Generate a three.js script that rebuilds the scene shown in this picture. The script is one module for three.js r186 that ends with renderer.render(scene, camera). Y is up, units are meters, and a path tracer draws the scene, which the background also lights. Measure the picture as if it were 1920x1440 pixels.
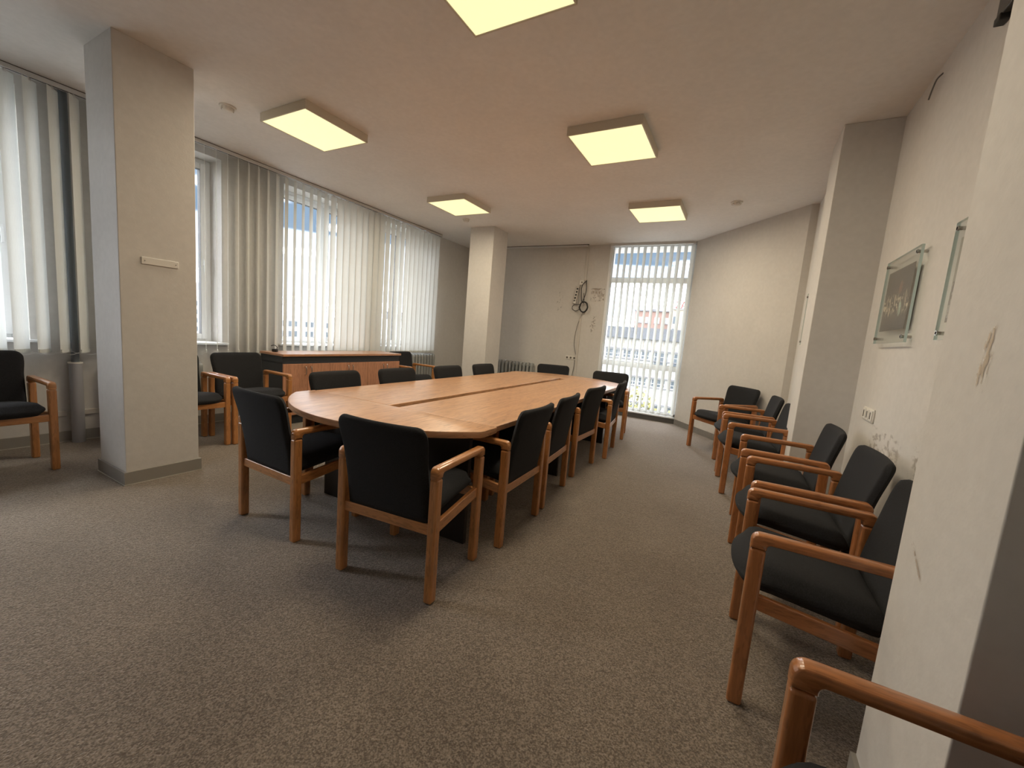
import * as THREE from 'three';
import { RoundedBoxGeometry } from 'three/addons/geometries/RoundedBoxGeometry.js';
import { mergeGeometries, toCreasedNormals } from 'three/addons/utils/BufferGeometryUtils.js';
import { FontLoader } from 'three/addons/loaders/FontLoader.js';
import { TextGeometry } from 'three/addons/geometries/TextGeometry.js';
import { RectAreaLightUniformsLib } from 'three/addons/lights/RectAreaLightUniformsLib.js';

// ------------------------------------------------------------------ camera, sky, sun, exposure
RectAreaLightUniformsLib.init();
const scene = new THREE.Scene();
const renderer = new THREE.WebGLRenderer({ antialias: true });
renderer.toneMapping = THREE.LinearToneMapping;
renderer.toneMappingExposure = 1.0;
renderer.shadowMap.enabled = true;
const camera = new THREE.PerspectiveCamera(86.3, 1920 / 1440, 0.02, 800);
camera.position.set(0, 1.3, 0);
camera.rotation.set(-0.12253, 0.49569, 0.08198, 'YXZ');
scene.add(camera);

const LAMP_COLOR = new THREE.Color().setRGB(1.0, 0.86, 0.64);
const LAMP_POWER = 24;
const GLOW = new THREE.Color().setRGB(1.0, 0.93, 0.5);
const SKY_LEVEL = 28;

let seed = 7;
const rnd = () => { seed = (seed * 1664525 + 1013904223) >>> 0; return seed / 4294967296; };
// value noise, periodic in (px, py) cells
const HASH = new Float32Array(65536); for (let i = 0; i < 65536; i++) HASH[i] = rnd();
const hsh = (x, y, s) => HASH[((x * 73 + y * 9277 + s * 3571) ^ ((x * 31 + s) << 5) ^ (y * 131)) & 65535];
function vnoise(x, y, px, py, s = 0) {
  const xi = Math.floor(x), yi = Math.floor(y), fx = x - xi, fy = y - yi, u = fx * fx * (3 - 2 * fx), v = fy * fy * (3 - 2 * fy);
  const m = (a, n) => ((a % n) + n) % n, x0 = m(xi, px), x1 = m(xi + 1, px), y0 = m(yi, py), y1 = m(yi + 1, py);
  const a = hsh(x0, y0, s), b = hsh(x1, y0, s), c = hsh(x0, y1, s), d = hsh(x1, y1, s);
  return a + (b - a) * u + (c - a) * v + (a - b - c + d) * u * v;
}
function fbm(u, v, fx, fy, oct, s = 0) {
  let t = 0, a = 0.5, n = 0;
  for (let o = 0; o < oct; o++) { t += a * vnoise(u * fx, v * fy, fx, fy, s + o * 11); n += a; a *= 0.5; fx *= 2; fy *= 2; }
  return t / n;
}
const clamp = (x, a = 0, b = 1) => Math.min(b, Math.max(a, x)), lerp = (a, b, t) => a + (b - a) * t, smooth = (x, a, b) => { const t = clamp((x - a) / (b - a)); return t * t * (3 - 2 * t); };

// sky: broken cloud over pale blue, the same all the way round
{
  const W = 2048, H = 1024, data = new Float32Array(W * H * 4);
  for (let j = 0; j < H; j++) for (let i = 0; i < W; i++) {
    const el = (j + 0.5) / H - 0.5, u = (i / W + 0.52) % 1, e = Math.max(el, 0);
    const stretch = 1 / (0.35 + e * 2.2);
    const n = 0.6 * fbm(u, e * stretch * 1.6, 22, 16, 5, 3) + 0.4 * fbm(u, e * stretch * 1.6, 48, 60, 4, 9);
    const c = smooth(n, 0.43, 0.60), shade = smooth(fbm(u, e * stretch * 1.6, 34, 34, 4, 21), 0.33, 0.60);
    const over = (1 + 2 * Math.sin(e * Math.PI)) / 1.9;   // an overcast sky is brighter towards the zenith
    const blue = [0.015, 0.022, 0.031], cl = [lerp(0.024, 1.15, shade), lerp(0.028, 1.18, shade), lerp(0.034, 1.23, shade)];
    for (let k = 0; k < 3; k++) data[(j * W + i) * 4 + k] = lerp(blue[k], cl[k], c) * over;
    data[(j * W + i) * 4 + 3] = 1;
  }
  const t = new THREE.DataTexture(data, W, H, THREE.RGBAFormat, THREE.FloatType);
  t.mapping = THREE.EquirectangularReflectionMapping; t.magFilter = THREE.LinearFilter; t.needsUpdate = true;
  scene.background = t; scene.backgroundIntensity = SKY_LEVEL;
}

// ------------------------------------------------------------------ helpers
const taken = {};
function numbered(n) { const k = taken[n] = (taken[n] ?? -1) + 1; return k ? n + '_' + String(k).padStart(3, '0') : n; }
function tag(o, label, category, group, kind) {
  if (label) o.userData.label = label; if (category) o.userData.category = category; if (group) o.userData.group = group; if (kind) o.userData.kind = kind;
  return o;
}
function thing(name, label, category, pos = [0, 0, 0], turn = 0, group) {
  const o = new THREE.Group(); o.name = numbered(name); o.position.set(...pos); o.rotation.y = turn; scene.add(o);
  return tag(o, label, category, group);
}
function mesh(name, geo, mat, parent = scene) {
  const m = new THREE.Mesh(Array.isArray(geo) ? merge(geo) : geo, mat);
  m.name = parent === scene ? numbered(name) : name; m.castShadow = m.receiveShadow = true; parent.add(m); return m;
}
const struct = (name, geo, mat, label) => tag(mesh(name, geo, mat), label, null, null, 'structure');
function setting(name, label, pos = [0, 0, 0], turn = 0) { const o = thing(name, label, null, pos, turn); o.userData.kind = 'structure'; return o; }
function dup(o, pos, turn, label, group) {
  const c = o.clone(); c.name = numbered(o.name.replace(/_\d{3}$/, '')); scene.add(c); c.position.set(...pos); c.rotation.set(0, turn, 0); c.userData = { ...o.userData };
  if (label) c.userData.label = label; if (group) c.userData.group = group; return c;
}
// uv in metres from position and facing; v runs along the grain axis when the face contains it
function uvm(g, grain = 'y') {
  g = g.index ? g.toNonIndexed() : g;
  const p = g.attributes.position, n = g.attributes.normal, uv = new Float32Array(p.count * 2), ax = { x: 0, y: 1, z: 2 }[grain];
  for (let i = 0; i < p.count; i += 3) {
    const N = [0, 0, 0]; for (let k = 0; k < 3; k++) { N[0] += Math.abs(n.getX(i + k)); N[1] += Math.abs(n.getY(i + k)); N[2] += Math.abs(n.getZ(i + k)); }
    const d = N.indexOf(Math.max(...N)), o = [0, 1, 2].filter((a) => a !== d), v = o.includes(ax) ? ax : grain === 'y' ? o[1] : o.includes(0) ? 0 : 2, u = o.find((a) => a !== v);
    for (let k = 0; k < 3; k++) { const P = [p.getX(i + k), p.getY(i + k), p.getZ(i + k)]; uv[(i + k) * 2] = P[u] + P[d] * 0.37; uv[(i + k) * 2 + 1] = P[v]; }
  }
  g.setAttribute('uv', new THREE.BufferAttribute(uv, 2)); for (const k of Object.keys(g.attributes)) if (!['position', 'normal', 'uv'].includes(k)) g.deleteAttribute(k);
  return g;
}
const merge = (list) => mergeGeometries(list.map((g) => { if (g.index) g = g.toNonIndexed(); return g; }), false);
// box by extents
function bx(x0, x1, y0, y1, z0, z1, r = 0, grain = 'y') {
  const w = Math.abs(x1 - x0), h = Math.abs(y1 - y0), d = Math.abs(z1 - z0);
  const g = r ? new RoundedBoxGeometry(w, h, d, 2, Math.min(r, w / 2.01, h / 2.01, d / 2.01)) : new THREE.BoxGeometry(w, h, d);
  g.translate((x0 + x1) / 2, (y0 + y1) / 2, (z0 + z1) / 2); return uvm(g, grain);
}
function tube(pts, r, seg = 40, rad = 8, closed = false) { return uvm(new THREE.TubeGeometry(new THREE.CatmullRomCurve3(pts.map((p) => new THREE.Vector3(...p)), closed), seg, r, rad, closed)); }
function cyl(r0, r1, h, x, y, z, axis = 'y', seg = 20) { const g = new THREE.CylinderGeometry(r0, r1, h, seg); if (axis === 'x') g.rotateZ(Math.PI / 2); if (axis === 'z') g.rotateX(Math.PI / 2); g.translate(x, y, z); return uvm(g); }
function poly(pts, y0, y1, bevel = 0, grain = 'z') {   // plan outline [x, z] raised from y0 to y1
  const s = new THREE.Shape(pts.map(([x, z]) => new THREE.Vector2(x, -z)));
  const g = new THREE.ExtrudeGeometry(s, { depth: y1 - y0 - 2 * bevel, bevelEnabled: bevel > 0, bevelThickness: bevel, bevelSize: bevel, bevelOffset: -bevel, bevelSegments: 3, steps: 1 });
  g.rotateX(-Math.PI / 2); g.translate(0, y0 + bevel, 0);
  return uvm(bevel ? toCreasedNormals(g, 0.7) : g, grain);
}

// ------------------------------------------------------------------ textures and materials
function tex(size, f, srgb = true, metres = 1, h = size) {
  const d = new Uint8Array(size * h * 4);
  for (let j = 0; j < h; j++) for (let i = 0; i < size; i++) { const c = f(i / size, j / h, i, j), o = (j * size + i) * 4; if (Array.isArray(c)) { d[o] = clamp(c[0]) * 255; d[o + 1] = clamp(c[1]) * 255; d[o + 2] = clamp(c[2]) * 255; d[o + 3] = c.length > 3 ? clamp(c[3]) * 255 : 255; } else { d[o] = d[o + 1] = d[o + 2] = clamp(c) * 255; d[o + 3] = 255; } }
  const t = new THREE.DataTexture(d, size, h); t.wrapS = t.wrapT = THREE.RepeatWrapping; t.magFilter = THREE.LinearFilter; t.minFilter = THREE.LinearMipmapLinearFilter; t.generateMipmaps = true;
  if (srgb) t.colorSpace = THREE.SRGBColorSpace; t.repeat.set(1 / metres, 1 / metres); t.needsUpdate = true; return t;
}
const std = (o) => new THREE.MeshStandardMaterial(o), phy = (o) => new THREE.MeshPhysicalMaterial(o);
const lin = (r, g, b) => new THREE.Color().setRGB(r, g, b);

const plasterMap = tex(512, (u, v) => { const n = 0.95 + 0.03 * (fbm(u, v, 6, 6, 4, 2) - 0.5) + 0.03 * (fbm(u, v, 60, 60, 2, 5) - 0.5); return [n, n, n]; }, true, 1.7);
const plasterBump = tex(512, (u, v) => fbm(u, v, 90, 90, 3, 8), false, 0.8);
const carpetMap = tex(1024, (u, v) => {
  const a = fbm(u, v, 250, 250, 1, 1), b = fbm(u, v, 420, 420, 1, 4), c = fbm(u, v, 9, 9, 3, 7), f = clamp(0.5 + (a - 0.5) * 1.3 + (b - 0.5) * 0.9), m = 0.97 + 0.06 * c;
  return [lerp(0.45, 0.68, f) * m, lerp(0.405, 0.63, f) * m, lerp(0.36, 0.575, f) * m];
}, true, 1.1);
const carpetBump = tex(1024, (u, v) => 0.6 * fbm(u, v, 150, 150, 2, 1) + 0.4 * fbm(u, v, 300, 300, 1, 4), false, 1.1);
const grain = (s, fx, fy, depth) => (u, v) => { const a = fbm(u, v, fx, fy, 4, s), b = fbm(u, v, fx * 3, fy * 3, 2, s + 5), dash = smooth(fbm(u, v, fx * 2, fy * 4, 2, s + 9), 0.58, 0.74); const n = 1 - depth * (0.6 * (0.5 - a) + 0.4 * (0.5 - b)) - 0.1 * dash; return [n * 0.95, n * 0.93, n * 0.90]; };
const tableGrain = tex(1024, grain(31, 60, 5, 0.30), true, 1.1);
const chairGrain = tex(512, grain(41, 40, 4, 0.35), true, 0.5);
const doorGrain = tex(512, grain(51, 50, 3, 0.30), true, 0.7);
const fabricMap = tex(256, (u, v) => { const n = 0.75 + 0.5 * (fbm(u, v, 64, 64, 2, 3) - 0.5); return [n, n, n]; }, true, 0.12);
const fabricBump = tex(256, (u, v, i, j) => 0.5 + 0.25 * Math.sin(i * Math.PI / 4) * Math.sin(j * Math.PI / 4) + 0.4 * (fbm(u, v, 64, 64, 2, 3) - 0.5), false, 0.06);
const slatMap = tex(256, (u, v) => { const n = 0.95 + 0.08 * (fbm(u, v, 90, 20, 2, 6) - 0.5); return [n, n, n * 0.99]; }, true, 0.3);

const M = {
  wall: std({ color: lin(0.72, 0.69, 0.65), map: plasterMap, bumpMap: plasterBump, bumpScale: 0.0003, roughness: 0.85 }),
  ceiling: std({ color: lin(0.92, 0.89, 0.86), map: plasterMap, bumpMap: plasterBump, bumpScale: 0.0002, roughness: 0.9 }),
  carpet: phy({ color: lin(0.62, 0.60, 0.585), map: carpetMap, bumpMap: carpetBump, bumpScale: 0.004, roughness: 1, sheen: 1, sheenColor: lin(1.0, 0.96, 0.91), sheenRoughness: 0.85 }),
  skirting: std({ color: lin(0.30, 0.28, 0.25), roughness: 0.6 }),
  edging: std({ color: lin(0.55, 0.52, 0.46), roughness: 0.5 }),
  darkSkirting: std({ color: lin(0.09, 0.085, 0.08), roughness: 0.6 }),
  pvc: std({ color: lin(0.84, 0.85, 0.85), roughness: 0.35 }),
  seal: std({ color: lin(0.12, 0.12, 0.12), roughness: 0.7 }),
  pane: phy({ color: lin(1, 1, 1), transmission: 1, roughness: 0, thickness: 0, ior: 1.45 }),
  rail: std({ color: lin(0.66, 0.66, 0.65), roughness: 0.5, metalness: 0 }),
  railDark: std({ color: lin(0.07, 0.06, 0.055), roughness: 0.6 }),
  slat: phy({ color: lin(0.83, 0.85, 0.845), map: slatMap, roughness: 1, transmission: 0.24, thickness: 0, side: THREE.DoubleSide }),
  weight: std({ color: lin(0.75, 0.74, 0.70), roughness: 0.6 }),
  chain: std({ color: lin(0.72, 0.72, 0.70), roughness: 0.5 }),
  tableTop: phy({ color: lin(0.60, 0.335, 0.185), map: tableGrain, roughness: 0.36, clearcoat: 0.5, clearcoatRoughness: 0.25 }),
  tableBase: std({ color: lin(0.028, 0.022, 0.019), roughness: 0.55 }),
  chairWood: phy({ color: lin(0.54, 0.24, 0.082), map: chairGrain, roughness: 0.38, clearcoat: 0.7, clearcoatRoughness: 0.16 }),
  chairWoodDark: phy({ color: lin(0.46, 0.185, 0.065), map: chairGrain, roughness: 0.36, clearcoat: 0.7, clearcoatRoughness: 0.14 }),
  fabric: phy({ color: lin(0.019, 0.020, 0.024), map: fabricMap, bumpMap: fabricBump, bumpScale: 0.0008, roughness: 0.95, sheen: 0.2, sheenColor: lin(0.16, 0.17, 0.2), sheenRoughness: 0.5 }),
  doorWood: phy({ color: lin(0.50, 0.25, 0.155), map: doorGrain, roughness: 0.42 }),
  cabTop: phy({ color: lin(0.55, 0.29, 0.17), map: doorGrain, roughness: 0.3, clearcoat: 0.4, clearcoatRoughness: 0.2 }),
  cabDark: std({ color: lin(0.03, 0.035, 0.042), roughness: 0.5 }),
  chrome: std({ color: lin(0.78, 0.76, 0.72), metalness: 1, roughness: 0.2 }),
  iron: std({ color: lin(0.33, 0.34, 0.335), roughness: 0.45 }),
  pipe: std({ color: lin(0.34, 0.34, 0.36), roughness: 0.5 }),
  pipeDark: std({ color: lin(0.16, 0.18, 0.20), roughness: 0.5 }),
  white: std({ color: lin(0.74, 0.71, 0.66), roughness: 0.45 }),
  socketHole: std({ color: lin(0.10, 0.085, 0.07), roughness: 0.7 }),
  black: std({ color: lin(0.012, 0.012, 0.013), roughness: 0.45 }),
  greyCable: std({ color: lin(0.16, 0.155, 0.145), roughness: 0.6 }),
  trunking: std({ color: lin(0.60, 0.56, 0.51), roughness: 0.6 }),
  housing: std({ color: lin(0.66, 0.60, 0.50), roughness: 0.5 }),
  diffuser: std({ color: lin(0.5, 0.48, 0.4), roughness: 0.6, emissive: GLOW, emissiveIntensity: 1 }),
  glassEdge: phy({ color: lin(0.55, 0.70, 0.68), roughness: 0.12, clearcoat: 1, clearcoatRoughness: 0.05 }),
  glassPlate: phy({ color: lin(0.99, 1, 0.995), transmission: 1, roughness: 0, thickness: 0, ior: 1.32 }),
  steel: std({ color: lin(0.5, 0.48, 0.45), metalness: 1, roughness: 0.25 }),
  bracket: std({ color: lin(0.09, 0.09, 0.09), roughness: 0.4, metalness: 0.3 }),
};

const H = 3.0;                         // ceiling height
const XL = -5.22, XR = 0.80, XB = 0.575, ZF = -7.36, ZN = 4.2;

// ------------------------------------------------------------------ room shell
struct('floor', bx(-5.8, 1.3, -0.25, 0, -8.1, ZN + 0.3, 0, 'z'), M.carpet, 'brown grey speckled carpet floor of the meeting room');
struct('ceiling', bx(-5.8, 1.3, H, H + 0.3, -8.1, ZN + 0.3, 0, 'z'), M.ceiling, 'plain painted ceiling of the meeting room');

// left wall with four window openings
const WIN = [[0.72, -1.08], [-1.70, -2.55], [-3.26, -4.42], [-4.88, -6.06]];   // z of each opening
const SILL = 0.90, HEAD = 2.92, TL = 0.36;
{
  const s = new THREE.Shape([[-(ZN + 0.3), 0], [7.72, 0], [7.72, H], [-(ZN + 0.3), H]].map(([a, b]) => new THREE.Vector2(a, b)));
  for (const [a, b] of WIN) s.holes.push(new THREE.Path([[-a, SILL], [-a, HEAD], [-b, HEAD], [-b, SILL]].map(([p, q]) => new THREE.Vector2(p, q))));
  const g = new THREE.ExtrudeGeometry(s, { depth: TL, bevelEnabled: false }); g.rotateY(Math.PI / 2); g.translate(XL - TL, 0, 0);
  struct('wall_left', uvm(g), M.wall, 'left wall with a row of windows behind vertical blinds');
}
// far wall, left of the tall window
const farWall = struct('wall_far', bx(XL - TL, -2.22, 0, H, ZF - 0.36, ZF), M.wall, 'far wall with hanging cables and a radiator');
struct('wall_back', bx(-5.8, 1.3, 0, H, ZN, ZN + 0.3), M.wall, 'wall behind the viewpoint');
// right side: near bay wall, pilasters, far bay wall, angled wall
const rightWall = struct('wall_right', bx(XR, XR + 0.36, 0, H, -4.0, ZN + 0.1), M.wall, 'right wall of the near bay with two glass pictures');
struct('wall_right_bay', bx(XB, XB + 0.5, 0, H, -5.9, -3.95), M.wall, 'right wall of the bay beyond the dark sided pilaster');
struct('pilaster', bx(0.46, 0.9, 0, H, -4.34, -3.90, 0.004), M.wall, 'wall pilaster between the two bays behind the row of chairs');
const pil2 = struct('pilaster', bx(0.48, 0.9, 0, H, -1.55, -1.11, 0.004), M.wall, 'wall pilaster nearest the camera at the right edge');
{
  const a = [-0.80, -7.30], b = [0.502, -5.744], dx = b[0] - a[0], dz = b[1] - a[1], L = Math.hypot(dx, dz), n = [-dz / L, dx / L];   // n points outwards
  const o = [-n[0] * -0.3, 0];
  const out = (p) => [p[0] + 0.767 * 0.34, p[1] - 0.642 * 0.34];
  struct('wall_angled', poly([a, [b[0], b[1]], [b[0] + 0.25, b[1]], [b[0] + 0.25, b[1] - 0.1], out(b), out(a), [-0.80, -7.72]], 0, H, 0, 'y'), M.wall, 'slanting wall between the tall window and the far bay');
}
const pillar1 = struct('pillar', bx(-4.15, -3.70, 0, H, -1.63, -1.18, 0.004), M.wall, 'free standing square pillar at the left with a white plate');
struct('pillar', bx(-4.18, -3.715, 0, H, -6.29, -5.84, 0.004), M.wall, 'free standing square pillar at the far end of the table');

// baseboards
const bbH = 0.095, bbT = 0.014;
function baseboard(name, segs, label, mat = M.skirting) {
  const o = setting(name, label);
  mesh('board', segs.map(([x0, x1, z0, z1]) => bx(x0, x1, 0.006, bbH, z0, z1, 0, Math.abs(x1 - x0) > Math.abs(z1 - z0) ? 'x' : 'z')), mat, o);
  mesh('edging_strip', segs.map(([x0, x1, z0, z1]) => bx(x0 - 0.003, x1 + 0.003, 0.0005, 0.006, z0 - 0.003, z1 + 0.003)), M.edging, o);
}
const ring = (x0, x1, z0, z1) => [[x0 - bbT, x1 + bbT, z0 - bbT, z0], [x0 - bbT, x1 + bbT, z1, z1 + bbT], [x0 - bbT, x0, z0, z1], [x1, x1 + bbT, z0, z1]];
baseboard('baseboard_left', [[XL, XL + bbT, ZF, ZN]], 'grey skirting along the left window wall');
baseboard('baseboard_far', [[XL, -2.22, ZF, ZF + bbT]], 'grey skirting along the far wall');
baseboard('baseboard_right', [[XR - bbT, XR, -3.9, -1.55], [XR - bbT, XR, -1.11, ZN], [XB - bbT, XB, -5.74, -4.34]], 'grey skirting along the right walls');
baseboard('baseboard_pilaster_far', [[0.46 - bbT, 0.46, -4.34, -3.9 + bbT], [0.46, XR, -3.9, -3.9 + bbT]], 'grey skirting round the pilaster between the bays');
baseboard('baseboard_pilaster_near', [[0.48 - bbT, 0.48, -1.55, -1.11 + bbT], [0.48, XR, -1.11, -1.11 + bbT]], 'grey skirting round the pilaster nearest the camera');
baseboard('baseboard_pillar_near', ring(-4.15, -3.70, -1.63, -1.18), 'grey skirting round the near pillar');
baseboard('baseboard_pillar_far', ring(-4.18, -3.715, -6.29, -5.84), 'grey skirting round the far pillar');
{
  const o = setting('baseboard_angled', 'grey skirting along the slanting wall', [-0.80, 0, -7.30], -Math.atan2(1.556, 1.302));
  mesh('board', bx(0, 2.029, 0.006, bbH, 0 - bbT, 0.0, 0, 'x'), M.skirting, o); mesh('edging_strip', bx(0, 2.029, 0.0005, 0.006, -bbT - 0.003, 0), M.edging, o);
}

// windows in the left wall
function sideWindow(n, [a, b], label, split) {
  const o = setting('window_' + n, label), f = 0.055, xo = XL - 0.30, xi = XL - 0.235;   // frame stands near the outside of the reveal
  const rect = (z0, z1, y0, y1, t, x0, x1, r = 0.006) => [bx(x0, x1, y0, y1, z0 - t, z0, r), bx(x0, x1, y0, y1, z1, z1 + t, r), bx(x0, x1, y1 - t, y1, z1 + t, z0 - t, r), bx(x0, x1, y0, y0 + t, z1 + t, z0 - t, r)];
  mesh('outer_frame', [...rect(a, b, SILL, HEAD, f, xo, xi), bx(xo, xi, SILL + f, HEAD - f, split - 0.03, split + 0.03, 0.006)], M.pvc, o);
  for (const [p, q] of [[a - f + 0.01, split + 0.02], [split - 0.02, b + f - 0.01]]) {
    const sash = mesh('sash', rect(p, q, SILL + f - 0.01, HEAD - f + 0.01, 0.062, xo + 0.012, xi + 0.016, 0.008), M.pvc, o);
    mesh('gasket', rect(p - 0.060, q + 0.060, SILL + f + 0.050, HEAD - f - 0.050, 0.003, xo + 0.02, xi + 0.012, 0), M.seal, sash);
    mesh('pane', bx(xo + 0.03, xo + 0.036, SILL + f + 0.045, HEAD - f - 0.045, q + 0.056, p - 0.056), M.pane, sash);
    mesh('handle', [bx(xi + 0.016, xi + 0.03, 1.78, 1.85, (q + 0.03) - 0.012, (q + 0.03) + 0.012, 0.004), bx(xi + 0.03, xi + 0.045, 1.70, 1.83, (q + 0.03) - 0.009, (q + 0.03) + 0.009, 0.005)], M.pvc, sash);
  }
  mesh('sill', bx(xi - 0.01, XL + 0.05, SILL - 0.002, SILL + 0.022, b - 0.05, a + 0.05, 0.006), M.pvc, o);
}
sideWindow(1, WIN[0], 'white framed window at the left edge behind open blinds', -0.2);
sideWindow(2, WIN[1], 'white framed window half hidden by the near pillar', -2.1);
sideWindow(3, WIN[2], 'white framed window above the sideboard', -4.0);
sideWindow(4, WIN[3], 'white framed window beyond the sideboard behind closed blinds', -5.5);

// tall window in the far wall
{
  const o = setting('window_5', 'tall floor to ceiling window with two transoms in the far wall');
  const x0 = -2.22, x1 = -0.80, z0 = ZF - 0.10, z1 = ZF - 0.02;
  mesh('outer_frame', [bx(x0, x0 + 0.06, 0.1, H, z0, z1 + 0.02, 0.006), bx(x1 - 0.045, x1 + 0.02, 0.1, H, z0, z1, 0.006), bx(x0, x1, H - 0.05, H, z0, z1, 0.006), bx(x0, x1, 0.1, 0.16, z0, z1, 0.006)], M.pvc, o);
  mesh('transom', bx(x0 + 0.06, x1 - 0.045, 2.345, 2.43, z0 + 0.005, z1 - 0.005, 0.006), M.pvc, o);
  mesh('transom', bx(x0 + 0.06, x1 - 0.045, 0.875, 0.965, z0 + 0.005, z1 - 0.005, 0.006), M.pvc, o);
  for (const [a, b] of [[0.16, 0.875], [0.965, 2.345], [2.43, H - 0.05]]) {
    const p = mesh('pane', bx(x0 + 0.06, x1 - 0.045, a, b, z0 + 0.03, z0 + 0.036), M.pane, o);
    mesh('gasket', [bx(x0 + 0.06, x0 + 0.066, a, b, z0 + 0.036, z1 - 0.01), bx(x0 + 0.066, x1 - 0.05, a, a + 0.005, z0 + 0.036, z1 - 0.01)], M.seal, p);
  }
  mesh('sill', bx(x0, x1 + 0.02, 0.085, 0.11, z0 - 0.1, ZF + 0.03, 0.005), M.pvc, o);
  mesh('threshold', bx(x0, x1 + 0.03, 0, 0.085, z0 - 0.2, ZF + 0.012), M.darkSkirting, o);
}

// ------------------------------------------------------------------ vertical blinds
function blind(name, label, along, rail, slats, y0, y1, mat, slot = M.railDark) {
  // local frame: x runs along the rail, z points into the room
  const o = thing(name, label, 'blind', along.pos, along.turn, null), [ra, rb] = rail;
  mesh('head_rail', [bx(ra, rb, H - 0.034, H - 0.007, -0.022, 0.022, 0.003, 'x'), bx(ra, rb, H - 0.041, H - 0.034, -0.022, -0.010), bx(ra, rb, H - 0.041, H - 0.034, 0.010, 0.022)], M.rail, o);
  mesh('rail_slot', [bx(ra, rb, H - 0.007, H, -0.016, 0.016), bx(ra, rb, H - 0.0405, H - 0.0345, -0.0098, 0.0098)], slot, o);
  const W = 0.127, g = new THREE.PlaneGeometry(W, y1 - y0, 4, 1); g.translate(0, (y0 + y1) / 2, 0);
  { const p = g.attributes.position; for (let i = 0; i < p.count; i++) p.setZ(i, 0.0025 * (1 - (2 * p.getX(i) / W) ** 2)); g.computeVertexNormals(); }
  const hang = merge([bx(-0.012, 0.012, y1 - 0.012, y1 + 0.012, -0.003, 0.003), bx(-0.003, 0.003, y1 + 0.01, H - 0.038, -0.002, 0.002)]), wt = bx(-W / 2 + 0.004, W / 2 - 0.004, y0 + 0.004, y0 + 0.032, -0.0022, 0.0062);
  const chains = [[], []];
  let last = null;
  for (const [x, ang] of slats) {
    const s = mesh('slat', g, mat, o); s.position.x = x; s.rotation.y = ang;
    mesh('hanger', hang, M.rail, s); mesh('bottom_weight', wt, mat, s);
    if (last !== null) for (const e of [-1, 1]) {
      const A = [last[0] + e * Math.cos(last[1]) * W / 2, y0 + 0.012, -e * Math.sin(last[1]) * W / 2], B = [x + e * Math.cos(ang) * W / 2, y0 + 0.012, -e * Math.sin(ang) * W / 2];
      chains[(e + 1) / 2].push(tube([A, [(A[0] + B[0]) / 2, y0 - 0.012, (A[2] + B[2]) / 2], B], 0.0012, 6, 4));
    }
    last = [x, ang];
  }
  for (const c of chains) { const m = mesh('bottom_chain', c, M.chain, o); m.userData.kind = 'stuff'; }
  return o;
}
// for the left wall local x = world -z; a slat standing square to the window has angle 90 degrees here
const D = Math.PI / 180;
const theta = [[-0.1, 60], [-0.9, 55], [-1.02, 52], [-1.125, 47], [-1.25, 40], [-1.37, 43], [-1.6, 36], [-2.3, 25], [-2.53, 27], [-2.75, 35], [-2.97, 41], [-3.2, 50], [-3.43, 48], [-3.55, 54], [-3.65, 58], [-3.83, 64], [-3.95, 80], [-4.2, 84], [-4.8, 82], [-4.88, 75], [-5.2, 75], [-5.32, 84], [-6.2, 86]];
const thetaAt = (z) => { for (let i = 1; i < theta.length; i++) if (z >= theta[i][0]) { const [a, p] = theta[i - 1], [b, q] = theta[i]; return lerp(p, q, clamp((z - a) / (b - a))); } return 86; };
function leftSlats(zs) { return zs.map((z, i) => [-z, (90 - (thetaAt(z) + (hsh(i, 5, 77) - 0.5) * 3)) * D]); }
const zsA = [], zsB = [];
for (let z = -0.6; z > -1.6; z -= 0.1225) zsA.push(z); for (let z = -1.873; z > -6.16; z -= 0.1109) zsB.push(z);
// line the first blind up with the slats seen beside the pillar
const shiftA = -1.125 - zsA.reduce((b, z) => Math.abs(z + 1.125) < Math.abs(b + 1.125) ? z : b, 9);
blind('vertical_blind', 'white vertical blind at the left edge, left of the near pillar', { pos: [-5.07, 0, 0], turn: Math.PI / 2 }, [-0.55, 1.70], leftSlats(zsA.map((z) => z + shiftA)), 0.82, 2.945, M.slat);
blind('vertical_blind', 'long white vertical blind between the two pillars', { pos: [-5.07, 0, 0], turn: Math.PI / 2 }, [1.72, 6.18], leftSlats(zsB), 0.82, 2.945, M.slat);
{
  const slats = []; for (let i = 0; i < 13; i++) slats.push([-2.145 + i * 0.108, -(56 + (hsh(i, 9, 5) - 0.5) * 8) * D]);
  blind('vertical_blind', 'grey white open vertical blind in front of the tall far window', { pos: [0, 0, ZF + 0.055], turn: 0 }, [-2.2, -0.81], slats, 0.13, 2.945, M.slat, M.pvc);
}
{ const o = thing('curtain_rail', 'dark ceiling rail along the top of the far wall', 'rail'); mesh('rail', bx(-4.9, -2.62, H - 0.035, H - 0.008, ZF + 0.05, ZF + 0.085, 0.003, 'x'), M.rail, o); mesh('groove', bx(-4.9, -2.60, H - 0.008, H, ZF + 0.045, ZF + 0.09), M.railDark, o); }

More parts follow.
